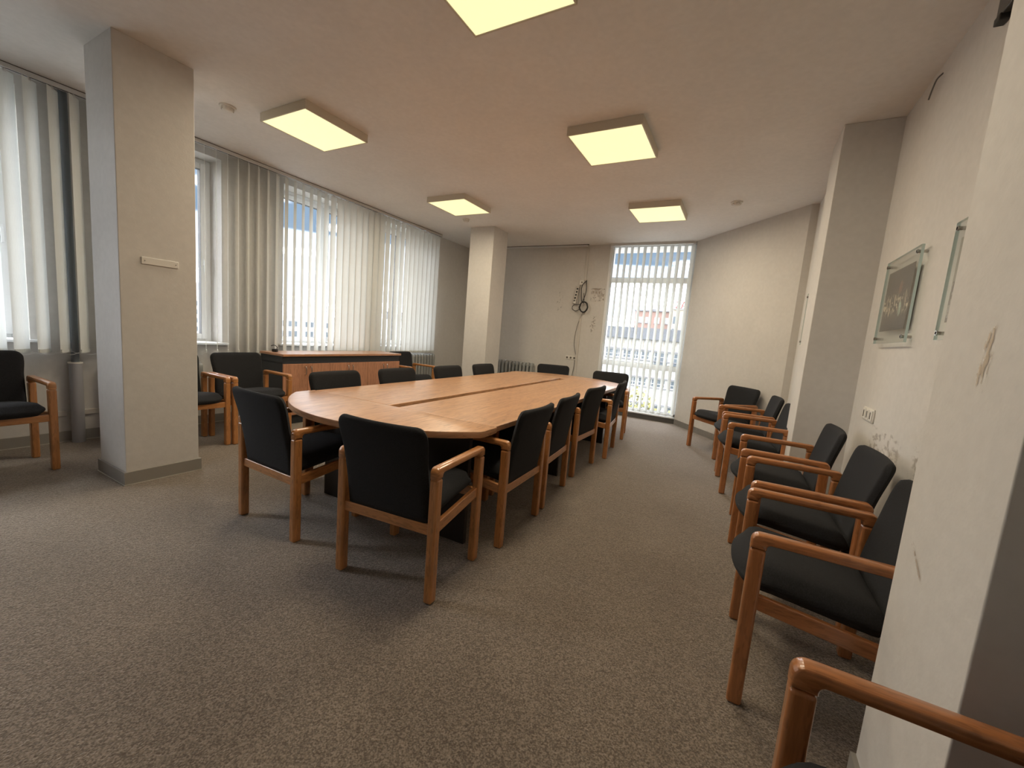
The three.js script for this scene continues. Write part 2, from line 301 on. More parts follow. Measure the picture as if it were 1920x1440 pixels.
// ------------------------------------------------------------------ ceiling lamps and detectors
function ceilingLamp(x, z, label) {
  const o = thing('ceiling_light', label, 'ceiling light', [x, H, z], 0, 'square ceiling light panels'), w = 0.305, d = 0.315, y = -0.07, t = 0.012;
  mesh('housing', [bx(-w, w, y, 0, -d, -d + t, 0.003), bx(-w, w, y, 0, d - t, d, 0.003), bx(-w, -w + t, y, 0, -d + t, d - t, 0.003), bx(w - t, w, y, 0, -d + t, d - t, 0.003), bx(-w + t, w - t, -0.012, 0, -d + t, d - t)], M.housing, o);
  mesh('diffuser', bx(-w + t, w - t, y + 0.004, y + 0.008, -d + t, d - t), M.diffuser, o);
  const l = new THREE.RectAreaLight(LAMP_COLOR, LAMP_POWER, 2 * (w - t) - 0.02, 2 * (d - t) - 0.02); l.name = 'panel_glow'; l.position.set(0, y - 0.002, 0); l.rotation.x = -Math.PI / 2; l.castShadow = true; o.add(l);
}
ceilingLamp(-1.22, -1.735, 'lit square ceiling panel cut off by the top of the picture');
ceilingLamp(-3.545, -2.50, 'lit square ceiling panel nearest the smoke detector and long blind');
ceilingLamp(-1.15, -3.59, 'lit square ceiling panel right of centre above the table');
ceilingLamp(-3.57, -4.69, 'lit square ceiling panel just in front of the far pillar');
ceilingLamp(-1.11, -5.56, 'lit square ceiling panel in front of the tall far window');
function detector(x, z, r, label) {
  const o = thing('smoke_detector', label, 'smoke detector', [x, H, z], 0, 'ceiling smoke detectors');
  mesh('base', cyl(r, r * 0.98, 0.012, 0, -0.006, 0, 'y', 28), M.white, o);
  mesh('head', uvm(new THREE.LatheGeometry([[0, -0.042], [r * 0.45, -0.042], [r * 0.62, -0.036], [r * 0.72, -0.024], [r * 0.72, -0.012]].map((p) => new THREE.Vector2(...p)), 28)), M.white, o);
  for (let k = 0; k < 8; k++) { const v = mesh('vent_rib', bx(r * 0.55, r * 0.78, -0.032, -0.012, -0.003, 0.003), M.white, o); v.rotation.y = k * Math.PI / 4; }
}
detector(-4.03, -2.02, 0.062, 'round white smoke detector beside the near pillar');
detector(-3.97, -5.40, 0.055, 'small round smoke detector in front of the far pillar');
detector(-0.24, -5.49, 0.062, 'round white smoke detector right of the far ceiling panel');

// ------------------------------------------------------------------ chairs
const CH = (() => {
  const px = 0.275, pz = 0.215, pw = 0.045, pd = 0.05, legTop = 0.612;
  const leg = uvm(new RoundedBoxGeometry(pw, legTop, pd, 3, 0.011)); leg.translate(0, legTop / 2, 0);
  // armrest: bar with rounded mitred ends, drawn from the side
  const zo = pz + pd / 2 + 0.001, zi = pz - pd / 2 - 0.001, top = 0.668, un = 0.634, r = 0.03, s = new THREE.Shape();
  s.moveTo(-zo, legTop); s.lineTo(-zo, top - r); s.absarc(-zo + r, top - r, r, Math.PI, Math.PI / 2, true); s.lineTo(zo - r, top); s.absarc(zo - r, top - r, r, Math.PI / 2, 0, true); s.lineTo(zo, legTop);
  s.lineTo(zi, legTop); s.lineTo(zi, un - 0.014); s.absarc(zi - 0.014, un - 0.014, 0.014, 0, Math.PI / 2, false); s.lineTo(-zi + 0.014, un); s.absarc(-zi + 0.014, un - 0.014, 0.014, Math.PI / 2, Math.PI, false); s.lineTo(-zi, legTop);
  const b = 0.011; let arm = new THREE.ExtrudeGeometry(s, { depth: pw - 2 * b, bevelEnabled: true, bevelThickness: b, bevelSize: b, bevelOffset: -b, bevelSegments: 4, curveSegments: 8 });
  arm.translate(0, 0, -(pw - 2 * b) / 2); arm.rotateY(-Math.PI / 2); arm = uvm(toCreasedNormals(arm, 0.6), 'z');
  // rails
  const rail = (() => { const h = 0.056, L = 2 * pz - pd + 0.01, g = new RoundedBoxGeometry(0.024, h, L, 2, 0.005), p = g.attributes.position; for (let i = 0; i < p.count; i++) p.setY(i, p.getY(i) + 0.388 + p.getZ(i) * 0.12); g.computeVertexNormals(); return uvm(g, 'z'); })();
  const cross = uvm(new RoundedBoxGeometry(2 * px - pw + 0.01, 0.052, 0.024, 2, 0.005), 'x');
  // seat: a soft slab with a bulging front edge
  const seat = (() => {
    const g = new THREE.BoxGeometry(2, 2, 2, 18, 8, 20), p = g.attributes.position;
    for (let i = 0; i < p.count; i++) {
      let x = p.getX(i), y = p.getY(i), z = p.getZ(i);
      const inPlan = 1 - Math.max(Math.abs(x), Math.abs(z)) ** 8, soft = Math.max(0, 1 - Math.max(Math.abs(x) ** 5, Math.abs(z) ** 5));
      const rim = Math.sqrt(Math.max(0, 1 - Math.max(Math.abs(x), Math.abs(z)) ** 10));
      const shrink = 1 - 0.045 * y * y;
      let X = x * 0.249 * (Math.abs(z) > 0.7 ? 1 - 0.16 * ((Math.abs(z) - 0.7) / 0.3) ** 2 * (z > 0 ? 1 : 0.3) : 1) * shrink;
      const nose = z > 0 ? 1 - 0.14 * (x * x) ** 1.2 : 1;
      let Z = (z > 0 ? z * 0.285 * nose : z * 0.195) * shrink;
      let Y = y * (0.040 + 0.010 * soft) * (0.45 + 0.55 * rim) + 0.010 * soft * (y > 0 ? 1 : 0);
      Y += 0.446 + Z * 0.115 - (z > 0.6 ? 0.020 * ((z - 0.6) / 0.4) ** 2 : 0);
      p.setXYZ(i, X, Y, Z);
    }
    g.computeVertexNormals(); return uvm(toCreasedNormals(g, 1.2), 'z');
  })();
  // backrest: curved padded panel
  const back = (() => {
    const nu = 20, ys = []; const y0 = 0.384, y1 = 0.855, r = 0.055;
    for (let k = 0; k <= 14; k++) ys.push(lerp(y0, y1 - r, k / 14)); for (let k = 1; k <= 7; k++) ys.push(y1 - r + r * Math.sin(k / 7 * Math.PI / 2));
    const nv = ys.length, pos = [], idx = [];
    for (const side of [1, -1]) for (let j = 0; j < nv; j++) for (let i = 0; i <= nu; i++) {
      const y = ys[j], u = Math.sin((i / nu * 2 - 1) * Math.PI / 2) * 0.6 + (i / nu * 2 - 1) * 0.4;
      const hw = 0.2475 - (y > y1 - r ? r - Math.sqrt(Math.max(0, r * r - (y - y1 + r) ** 2)) : 0) - 0.003 * (1 - (y - y0) / (y1 - y0)) + 0.010 * smooth(y, 0.66, 0.78);
      const v = (y - y0) / (y1 - y0), x = u * hw, edge = Math.min(1 - Math.abs(u), (y1 - y) / 0.2475, (y - y0) / 0.2475 + 0.10);
      const t = 0.0235 * Math.sqrt(clamp(1 - (1 - clamp(edge / 0.13)) ** 2)) * (side > 0 ? 1.1 : 0.8);
      const z = -0.203 - 0.090 * v * (0.55 + 0.45 * v) - 0.024 * (1 - u * u) * (0.15 + 0.85 * v) + 0.002;
      pos.push(x, y, z + side * t);
    }
    const N = nv * (nu + 1);
    for (let j = 0; j < nv - 1; j++) for (let i = 0; i < nu; i++) { const a = j * (nu + 1) + i, b2 = a + 1, c = a + nu + 1, d = c + 1; idx.push(a, b2, d, a, d, c, N + a, N + d, N + b2, N + a, N + c, N + d); }
    for (let i = 0; i < nu; i++) { idx.push(i, N + i, N + i + 1, i, N + i + 1, i + 1); }
    const g = new THREE.BufferGeometry(); g.setAttribute('position', new THREE.Float32BufferAttribute(pos, 3)); g.setIndex(idx); g.computeVertexNormals(); return uvm(g);
  })();
  return { px, pz, leg, arm, rail, cross, seat, back };
})();
function makeChair(wood) {
  const o = thing('armchair', '', 'chair');
  mesh('seat', CH.seat, M.fabric, o); mesh('backrest', CH.back, M.fabric, o);
  for (const x of [-1, 1]) for (const z of [-1, 1]) { const l = mesh('leg', CH.leg, wood, o); l.position.set(x * CH.px, 0, z * CH.pz); }
  for (const x of [-1, 1]) { mesh('armrest', CH.arm, wood, o).position.x = x * CH.px; mesh('side_rail', CH.rail, wood, o).position.x = x * CH.px * 0.995; }
  mesh('back_rail', CH.cross, wood, o).position.set(0, 0.358, -CH.pz); mesh('front_rail', CH.cross, wood, o).position.set(0, 0.400, CH.pz);
  return o;
}
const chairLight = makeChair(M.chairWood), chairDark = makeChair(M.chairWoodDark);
let usedL = false, usedD = false;
function chair(x, z, fx, fz, label, group, dark) {      // (fx, fz): where the chair faces
  const turn = Math.atan2(fx, fz), src = dark ? chairDark : chairLight;
  if (dark ? !usedD : !usedL) { if (dark) usedD = true; else usedL = true; src.position.set(x, 0, z); src.rotation.y = turn; src.userData.label = label; src.userData.group = group; return; }
  dup(src, [x, 0, z], turn, label, group);
}
const G1 = 'armchairs round the long table', G2 = 'armchairs in a row along the right wall', G3 = 'armchairs along the window wall';
chair(-1.43, -1.63, -0.107, -0.994, 'black armchair at the near end of the table, its back nearest the camera', G1);
chair(-2.383, -1.632, 0.02, -1, 'black armchair at the rounded near left end of the table', G1);
chair(-1.353, -2.35, -1, 0.03, 'first armchair on the right side of the table, beside the near end', G1);
chair(-1.40, -3.03, -0.995, 0.08, 'second armchair on the right side of the table', G1);
chair(-1.44, -3.89, -1, -0.03, 'third armchair on the right side of the table', G1);
chair(-1.40, -4.69, -0.99, 0.11, 'fourth and farthest armchair on the right side of the table', G1);
chair(-1.54, -5.67, 0.17, 0.985, 'armchair at the far table end, its back against the tall window', G1);
chair(-2.45, -5.83, 0.40, 0.916, 'armchair at the far table end, below the wall sockets', G1);
chair(-2.715, -2.35, 1, 0.0, 'first armchair on the window side of the table, before the sideboard doors', G1);
chair(-2.715, -3.08, 1, 0.0, 'second armchair on the window side of the table, before the right sideboard doors', G1);
chair(-2.72, -3.91, 1, 0.02, 'third armchair on the window side, left of the far pillar foot', G1);
chair(-2.74, -4.72, 1, 0.0, 'fourth armchair on the window side, beside the far wall radiator', G1);
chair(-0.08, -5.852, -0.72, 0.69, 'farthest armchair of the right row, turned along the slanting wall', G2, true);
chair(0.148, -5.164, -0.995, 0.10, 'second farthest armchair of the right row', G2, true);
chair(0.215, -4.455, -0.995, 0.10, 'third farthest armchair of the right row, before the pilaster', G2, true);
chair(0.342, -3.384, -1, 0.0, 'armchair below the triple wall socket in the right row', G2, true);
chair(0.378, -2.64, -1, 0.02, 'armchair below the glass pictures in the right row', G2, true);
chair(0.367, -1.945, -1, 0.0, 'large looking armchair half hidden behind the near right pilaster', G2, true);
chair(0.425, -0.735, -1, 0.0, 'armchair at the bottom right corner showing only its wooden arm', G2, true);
chair(-4.61, -0.72, 1, -0.02, 'armchair at the left edge beside the grey riser pipe', G3);
chair(-4.45, -1.835, 1, 0.0, 'armchair mostly hidden behind the near pillar', G3);
chair(-4.425, -2.44, 1, 0.0, 'armchair between the near pillar and the sideboard', G3);
chair(-4.575, -5.035, 1, 0.0, 'armchair beyond the sideboard in front of a radiator', G3);

// ------------------------------------------------------------------ long table
{
  const o = thing('conference_table', 'long beech coloured conference table with rounded ends and a centre slot', 'table', [-2.05, 0, -3.68], 1.1 * D);
  const T = 0.74, B = 0.702, hw = 0.808, he = 0.822, sl = 1.624;
  const end = (sg) => { const p = [[-he, sg * (sl + 0.002)], [-he, sg * 1.765]]; const z0 = 1.13, R = 1.05; for (let k = 0; k <= 24; k++) { const a = -he + 0.008 + (2 * he - 0.016) * k / 24; p.push([a, sg * (z0 + Math.sqrt(R * R - a * a))]); } p.push([he, sg * 1.765], [he, sg * (sl + 0.002)]); return sg > 0 ? p : p.reverse(); };
  for (const sg of [1, -1]) mesh('end_top', poly(end(sg), B, T, 0.003), M.tableTop, o);
  for (const sg of [-1, 1]) mesh('side_top', bx(sg * 0.044, sg * hw, B, T, -sl, sl, 0.006, 'z'), M.tableTop, o);
  for (const [z, a, b] of [[1.705, -0.56, 0.70], [0.16, -0.70, 0.70], [-1.39, -0.70, 0.70]]) mesh('panel_leg', bx(a, b, 0, B, z - 0.016, z + 0.016, 0.002), M.tableBase, o);
  for (const x of [-0.16, 0.16]) mesh('modesty_panel', bx(x - 0.012, x + 0.012, 0.22, B, -1.37, 1.68, 0.002), M.tableBase, o);
  mesh('cable_tray', bx(-0.15, 0.15, 0.52, 0.535, -1.37, 1.68), M.tableBase, o);
}

// ------------------------------------------------------------------ sideboard
{
  const o = thing('sideboard', 'low sideboard with six wooden doors and a dark carcass under the windows', 'cabinet', [-5.005, 0, -2.865]);
  const L = 1.855, dp = 0.43, n = 3, uw = L / n;   // local: x into the room, z towards the far end is negative
  mesh('carcass', [bx(0, dp, 0.10, 0.745, -0.018, 0, 0.001), bx(0, dp, 0.10, 0.745, -L, -L + 0.018, 0.001), bx(0, 0.012, 0.10, 0.745, -L, 0), bx(0, dp - 0.02, 0.10, 0.118, -L, 0), bx(0, dp, 0.735, 0.822, -L, 0, 0.002), ...[1, 2].map((k) => bx(0, dp - 0.002, 0.11, 0.74, -k * uw - 0.009, -k * uw + 0.009))], M.cabDark, o);
  mesh('plinth', bx(0.02, dp - 0.04, 0, 0.10, -L + 0.02, -0.02), M.cabDark, o);
  mesh('worktop', bx(0, dp + 0.035, 0.822, 0.85, -L - 0.012, 0.012, 0.004, 'z'), M.cabTop, o);
  for (let k = 0; k < n; k++) for (const s of [0, 1]) {
    const z1 = -k * uw - s * uw / 2 - 0.0015, z0 = z1 - uw / 2 + 0.003, d = mesh('door', bx(dp, dp + 0.018, 0.118, 0.733, z0, z1, 0.002), M.doorWood, o);
    const hz = s ? z1 - 0.035 : z0 + 0.035;
    mesh('handle', tube([[dp + 0.018, 0.70, hz], [dp + 0.038, 0.697, hz], [dp + 0.044, 0.665, hz], [dp + 0.044, 0.635, hz], [dp + 0.038, 0.603, hz], [dp + 0.018, 0.60, hz]], 0.0065, 24, 8), M.chrome, d);
  }
}
{ const o = thing('charger_plug', 'small dark plug lying on the near end of the sideboard', 'plug', [-4.86, 0.85, -2.95], 0.5); mesh('body', bx(-0.03, 0.03, 0, 0.035, -0.02, 0.02, 0.008), M.black, o); mesh('lead', tube([[0.02, 0.03, 0], [0.03, 0.06, 0.01], [0.0, 0.08, 0.02], [-0.03, 0.07, 0.03]], 0.004, 14, 6), M.black, o); }

// ------------------------------------------------------------------ radiators and pipes
const radSection = (() => {
  const s = new THREE.Shape(), w = 0.055, h = 0.52, r = 0.045; // side profile
  s.moveTo(-w, 0.02); s.lineTo(-w, h - r); s.absarc(-w + r, h - r, r, Math.PI, Math.PI / 2, true); s.lineTo(w - r, h); s.absarc(w - r, h - r, r, Math.PI / 2, 0, true); s.lineTo(w, r); s.absarc(w - r, r, r, 0, -Math.PI / 2, true); s.lineTo(-w + r, 0); s.absarc(-w + r, r, r, -Math.PI / 2, -Math.PI, true);
  const hole = new THREE.Path(); hole.moveTo(-0.012, 0.08); hole.lineTo(0.012, 0.08); hole.lineTo(0.012, h - 0.08); hole.lineTo(-0.012, h - 0.08); s.holes.push(hole);
  const g = new THREE.ExtrudeGeometry(s, { depth: 0.024, bevelEnabled: true, bevelThickness: 0.013, bevelSize: 0.012, bevelOffset: -0.012, bevelSegments: 3, curveSegments: 6 }); g.translate(0, 0, -0.012); g.rotateY(Math.PI / 2);
  return uvm(toCreasedNormals(g, 0.8));
})();
function radiator(label, pos, turn, n, pitch = 0.08) {   // local x along the wall, z into the room
  const o = thing('radiator', label, 'radiator', pos, turn, 'cast radiators');
  for (let k = 0; k < n; k++) mesh('section', radSection, M.iron, o).position.set(k * pitch, 0, 0);
  mesh('header', [cyl(0.022, 0.022, (n - 1) * pitch + 0.05, (n - 1) * pitch / 2, 0.46, 0, 'x'), cyl(0.022, 0.022, (n - 1) * pitch + 0.05, (n - 1) * pitch / 2, 0.06, 0, 'x')], M.iron, o);
  mesh('wall_bracket', [bx(0.18, 0.2, 0.38, 0.40, -0.08, 0), bx((n - 2) * pitch - 0.02, (n - 2) * pitch, 0.38, 0.40, -0.08, 0)], M.iron, o);
}
radiator('grey radiator on the far wall beside the far pillar', [-4.55, 0.235, ZF + 0.10], 0, 14);
radiator('grey radiator under the blind beyond the sideboard', [XL + 0.085, 0.27, -5.30], Math.PI / 2, 12);
radiator('grey radiator end showing beside the near pillar', [XL + 0.085, 0.195, -1.55], Math.PI / 2, 10);
{
  const o = thing('riser_pipe', 'grey vertical riser pipe on the left wall with a thicker sleeve below', 'pipe', [XL + 0.065, 0, -1.325]);
  mesh('upper_pipe', cyl(0.027, 0.027, H - 0.72, 0, 0.72 + (H - 0.72) / 2, 0), M.pipeDark, o);
  mesh('lower_sleeve', cyl(0.044, 0.044, 0.72, 0, 0.36, 0), M.pipe, o);
  mesh('sleeve_collar', cyl(0.048, 0.048, 0.012, 0, 0.725, 0), M.white, o);
}
{ const o = thing('skirting_pipe', 'pale horizontal heating pipe low along the left wall', 'pipe', [XL, 0, 0]); mesh('pipe', [bx(0, 0.018, 0.235, 0.285, -1.27, 1.6, 0.006, 'z'), bx(0, 0.018, 0.235, 0.285, -2.9, -1.38, 0.006, 'z')], M.trunking, o); }

// ------------------------------------------------------------------ things on the walls
{ const o = thing('blank_plate', 'long white blank plate screwed to the near pillar', 'plate', [-3.70, 1.595, -1.405]); mesh('plate', bx(0, 0.010, -0.024, 0.024, -0.108, 0.108, 0.003), M.white, o); for (const z of [-0.09, 0.09]) mesh('screw', cyl(0.004, 0.004, 0.003, 0.0115, 0, z, 'x', 10), M.steel, o); }
function sockets(name, label, pos, turn, n, pw, ph) {     // local: z out of the wall
  const o = thing(name, label, 'socket', pos, turn), w = n * pw / 2;
  mesh('plate', bx(-w, w, -ph / 2, ph / 2, 0, 0.010, 0.004), M.white, o);
  for (let k = 0; k < n; k++) { const x = (k - (n - 1) / 2) * pw, s = mesh('insert', bx(x - pw * 0.40, x + pw * 0.40, -ph * 0.38, ph * 0.38, 0.010, 0.014, 0.003), M.white, o); mesh('socket_well', cyl(ph * 0.25, ph * 0.25, 0.004, x, 0, 0.0145, 'z', 20), M.socketHole, s); }
}
sockets('triple_socket', 'white triple power socket low on the far wall', [-2.76, 0.935, ZF], 0, 3, 0.072, 0.075);
{
  const o = thing('triple_switch', 'white triple switch plate low on the right wall', 'switch', [XR, 0.965, -3.45], -Math.PI / 2), pw = 0.075;
  mesh('plate', bx(-0.115, 0.115, -0.043, 0.043, 0, 0.010, 0.004), M.white, o);
  for (let k = -1; k <= 1; k++) { const s = mesh('rocker', bx(k * pw - 0.031, k * pw + 0.031, -0.034, 0.034, 0.010, 0.016, 0.004), M.white, o); mesh('socket_well', bx(k * pw - 0.009, k * pw + 0.009, -0.022, 0.022, 0.0155, 0.017), M.socketHole, s); }
}
// far wall cables
{
  const z = ZF;
  const t = thing('cable_trunking', 'thin painted cable trunking running down the far wall', 'trunking'); mesh('upper_run', bx(-2.645, -2.605, 2.36, 2.96, z, z + 0.022, 0.003), M.trunking, t); mesh('lower_run', bx(-2.665, -2.625, 0.1, 1.76, z, z + 0.022, 0.003), M.trunking, t);
  const jb = thing('junction_box', 'small white wall box above the hanging cables', 'box', [-2.685, 2.33, z]); mesh('box', bx(-0.04, 0.04, -0.04, 0.04, 0, 0.03, 0.004), M.white, jb); mesh('hole', cyl(0.012, 0.012, 0.003, 0.005, 0.005, 0.031, 'z', 14), M.socketHole, jb);
  const co = thing('cable_coil', 'thick black coil of cable hanging on the far wall', 'cable', [-2.585, 1.885, z + 0.075]);
  const pts = []; for (let k = 0; k <= 90; k++) { const a = k / 90 * Math.PI * 2 * 5 + 1.5; pts.push([Math.cos(a) * (0.074 + 0.006 * Math.sin(k * 1.7)), Math.sin(a) * (0.092 + 0.006 * Math.cos(k * 1.3)), 0.012 * Math.sin(k * 0.9)]); }
  mesh('loops', tube(pts, 0.0085, 360, 6), M.black, co); mesh('tie', tube([[-0.01, 0.06, 0], [0, 0.12, 0.01], [-0.02, 0.25, 0]], 0.006, 16, 6), M.black, co);
  const wire = (label, mat, p, r) => { const w = thing('hanging_cable', label, 'cable', [0, 0, z], 0, 'loose cables on the far wall'); mesh('lead', tube(p, r, 60, 6), mat, w); };
  wire('black cable loop drooping from the top of the cable bundle', M.black, [[-2.59, 2.37, 0.02], [-2.66, 2.28, 0.04], [-2.665, 2.12, 0.04], [-2.64, 1.98, 0.04], [-2.60, 2.06, 0.04], [-2.575, 2.2, 0.04], [-2.60, 2.37, 0.025]], 0.007);
  wire('thin black cable loop left of the black coil', M.black, [[-2.675, 1.93, 0.03], [-2.72, 1.925, 0.04], [-2.80, 1.91, 0.04], [-2.815, 1.85, 0.04], [-2.75, 1.81, 0.04], [-2.68, 1.84, 0.04], [-2.665, 1.93, 0.03]], 0.006);
  wire('grey cable hanging beside the power strip', M.greyCable, [[-2.70, 2.28, 0.036], [-2.705, 2.2, 0.07], [-2.695, 2.08, 0.075], [-2.69, 1.98, 0.07], [-2.70, 1.92, 0.062]], 0.006);
  const ps = thing('power_strip', 'grey power strip with dark outlets tangled in the cables', 'power strip', [-2.765, 2.10, z + 0.03], 0); ps.rotation.z = -0.18;
  mesh('body', bx(-0.032, 0.032, -0.16, 0.16, -0.02, 0.02, 0.01), M.trunking, ps);
  for (let k = 0; k < 5; k++) mesh('outlet', cyl(0.017, 0.017, 0.004, 0.0, -0.11 + k * 0.056, 0.021, 'z', 16), M.black, ps);
  mesh('plug', bx(0.0, 0.045, -0.155, -0.115, 0.015, 0.05, 0.008), M.white, ps);
  const sw = thing('socket_lead', 'thin grey lead hanging below the far wall socket', 'cable', [0, 0, z]); mesh('lead', tube([[-2.675, 0.90, 0.015], [-2.68, 0.75, 0.012], [-2.70, 0.6, 0.012], [-2.685, 0.42, 0.012], [-2.69, 0.2, 0.012]], 0.0045, 40, 6), M.greyCable, sw);
  const uw = thing('wall_wire', 'thin grey wire dropping from the coil beside the trunking', 'cable', [0, 0, z]); mesh('lead', tube([[-2.60, 1.80, 0.03], [-2.69, 1.55, 0.012], [-2.72, 1.2, 0.012], [-2.665, 1.0, 0.016]], 0.004, 40, 6), M.greyCable, uw);
}
// marks on the walls: scuffs and patches of bare plaster
function markTex(f) { const t = tex(256, f, true, 1); t.wrapS = t.wrapT = THREE.ClampToEdgeWrapping; t.repeat.set(1, 1); return t; }
function mark(parent, w, h, pos, turn, f, roll = 0) {
  const m = new THREE.Mesh(new THREE.PlaneGeometry(w, h), std({ map: markTex(f), transparent: true, roughness: 0.9 })); m.name = 'wall_mark'; m.position.set(...pos); m.rotation.set(0, turn, roll, 'YXZ'); m.receiveShadow = true; parent.add(m); return m;
}
const away = (u, v, k = 1) => smooth(Math.min(u, 1 - u, v, 1 - v), 0, 0.16 * k);
mark(farWall, 0.27, 0.25, [-2.37, 2.12, ZF + 0.0015], 0, (u, v) => { const n = fbm(u, v, 7, 7, 4, 60), e = Math.max(smooth(Math.abs(v - 0.9), 0.045, 0.02), smooth(Math.abs(v - 0.12), 0.05, 0.02)) * smooth(n, 0.3, 0.55); return [0.68, 0.61, 0.54, clamp(0.6 * (0.4 * smooth(n, 0.45, 0.6) + 0.6 * e + 0.8 * smooth(fbm(u, v, 10, 10, 2, 66), 0.68, 0.76)) * away(u, v, 0.3))]; });
mark(farWall, 0.12, 0.40, [-2.40, 1.58, ZF + 0.0015], 0, (u, v) => { const n = fbm(u, v, 6, 18, 3, 70); return [0.66, 0.60, 0.54, 0.5 * smooth(n, 0.60, 0.70) * away(u, v)]; });
mark(farWall, 0.14, 0.45, [-3.10, 2.0, ZF + 0.0015], 0, (u, v) => { const n = fbm(u, v, 5, 10, 3, 80); return [0.66, 0.60, 0.54, 0.35 * smooth(n, 0.60, 0.72) * away(u, v)]; });
mark(rightWall, 0.62, 0.20, [XR - 0.0015, 0.83, -3.08], -Math.PI / 2, (u, v) => { const n = fbm(u, v, 16, 10, 4, 90); return [0.66, 0.60, 0.54, 0.35 * smooth(n + 0.25 * (0.6 - v), 0.50, 0.75) * away(u, v)]; });
mark(rightWall, 0.5, 0.20, [XR - 0.0015, 0.83, -2.42], -Math.PI / 2, (u, v) => { const n = fbm(u, v, 14, 9, 4, 95); return [0.66, 0.60, 0.54, 0.35 * smooth(n + 0.25 * (0.6 - v), 0.50, 0.75) * away(u, v)]; });
mark(pil2, 0.06, 0.16, [0.4785, 1.33, -1.30], -Math.PI / 2, (u, v) => { const n = fbm(u, v, 8, 6, 4, 100); return [0.80, 0.74, 0.66, 0.7 * smooth(n, 0.52, 0.66) * away(u, v)]; });
mark(pil2, 0.14, 0.02, [0.4785, 0.80, -1.43], -Math.PI / 2, (u, v) => { const n = fbm(u, v, 14, 2, 2, 110); return [0.74, 0.68, 0.62, 0.6 * smooth(Math.abs(v - 0.5), 0.4, 0.1) * smooth(n, 0.3, 0.6) * away(u, 0.5)]; }, -0.65);

// glass fronted pictures
function picture(label, pos, w, h, print) {   // on a wall facing -x; local z out of the wall
  const o = thing('glass_picture', label, 'picture', pos, -Math.PI / 2, 'glass pictures on stand-offs');
  mesh('back_plate', bx(-w / 2, w / 2, -h / 2, h / 2, 0.026, 0.031), M.glassPlate, o);
  const front = mesh('front_plate', bx(-w / 2, w / 2, -h / 2, h / 2, 0.0335, 0.0385), M.glassPlate, o);
  mesh('plate_edge', [bx(-w / 2 - 0.001, -w / 2, -h / 2, h / 2, 0.026, 0.0385), bx(w / 2, w / 2 + 0.001, -h / 2, h / 2, 0.026, 0.0385), bx(-w / 2, w / 2, h / 2, h / 2 + 0.001, 0.026, 0.0385), bx(-w / 2, w / 2, -h / 2 - 0.001, -h / 2, 0.026, 0.0385)], M.glassEdge, front);
  const pg = new THREE.BoxGeometry(w - 0.12, h - 0.15, 0.001); pg.translate(0, 0, 0.0322); const t = tex(256, print, true, 1); t.repeat.set(1, 1);
  mesh('print', pg, std({ map: t, roughness: 0.6 }), o);
  for (const x of [-1, 1]) for (const y of [-1, 1]) mesh('stand_off', [cyl(0.008, 0.008, 0.046, x * (w / 2 - 0.035), y * (h / 2 - 0.03), 0.023, 'z', 16), cyl(0.011, 0.011, 0.006, x * (w / 2 - 0.035), y * (h / 2 - 0.03), 0.043, 'z', 16)], M.steel, o);
}
picture('glass picture of pale figures on a dark stage, fully in view', [XR, 1.68, -3.225], 0.56, 0.51, (u, v) => {
  const n = fbm(u, v, 8, 8, 4, 130), b = fbm(u, v, 30, 22, 2, 135); let c = [0.20 + 0.12 * n, 0.165 + 0.10 * n, 0.12 + 0.08 * n];
  const crowd = smooth(Math.abs(v - 0.42), 0.24, 0.06) * smooth(b, 0.52, 0.68); c = c.map((x, k) => lerp(x, [0.92, 0.87, 0.76][k], 0.85 * crowd));
  for (const [px, py, rx, ry, q] of [[0.7, 0.33, 0.055, 0.13, [0.72, 0.80, 0.74]], [0.28, 0.36, 0.03, 0.15, [0.78, 0.72, 0.62]], [0.45, 0.5, 0.03, 0.1, [0.84, 0.78, 0.68]], [0.6, 0.68, 0.07, 0.12, [0.55, 0.36, 0.25]], [0.15, 0.38, 0.025, 0.12, [0.7, 0.66, 0.58]], [0.85, 0.5, 0.03, 0.12, [0.7, 0.64, 0.55]]]) { const d = ((u - px) / rx) ** 2 + ((v - py) / ry) ** 2; c = c.map((x, k) => lerp(x, q[k], smooth(1.1 - d, 0, 0.5) * (0.5 + 0.7 * b))); }
  if (v < 0.16) c = c.map((x) => x * 0.75 + 0.08 * smooth(b, 0.5, 0.6)); return c;
});
picture('glass picture cut off by the near right pilaster', [XR, 1.68, -2.275], 0.56, 0.51, (u, v) => {
  const b = fbm(u, v, 26, 26, 2, 140), top = 0.40 + 0.12 * fbm(u, 0.5, 9, 2, 3, 144); let c = v > top ? [0.56, 0.54, 0.49] : [0.38, 0.33, 0.28];
  if (v <= top) c = c.map((x) => lerp(x, 0.78, 0.6 * smooth(b, 0.6, 0.72))); return c;
});
picture('glass picture on the bay wall beyond the pilaster, seen edge on', [XB, 1.68, -4.86], 0.56, 0.51, (u, v) => { const b = fbm(u, v, 20, 20, 3, 150); return [0.26 + 0.3 * smooth(b, 0.55, 0.7), 0.31 + 0.28 * smooth(b, 0.55, 0.7), 0.27 + 0.24 * smooth(b, 0.55, 0.7)]; });
{ const w = thing('wire_end', 'short dark wire end curling from the top of the right wall', 'wire', [XR, 0, 0]); mesh('lead', tube([[0, 2.945, -3.30], [-0.02, 2.92, -3.302], [-0.028, 2.88, -3.32], [-0.03, 2.835, -3.352]], 0.0045, 20, 6), M.greyCable, w); }
{ const w = thing('ceiling_bracket', 'dark grey bracket hanging from the ceiling corner at the top right', 'bracket', [0.775, H, -2.60]); mesh('plate', bx(-0.005, 0.024, -0.22, 0, -0.02, 0.10, 0.004), M.bracket, w); mesh('clip', bx(-0.010, 0.024, -0.245, -0.215, -0.02, 0.03, 0.004), M.black, w); }

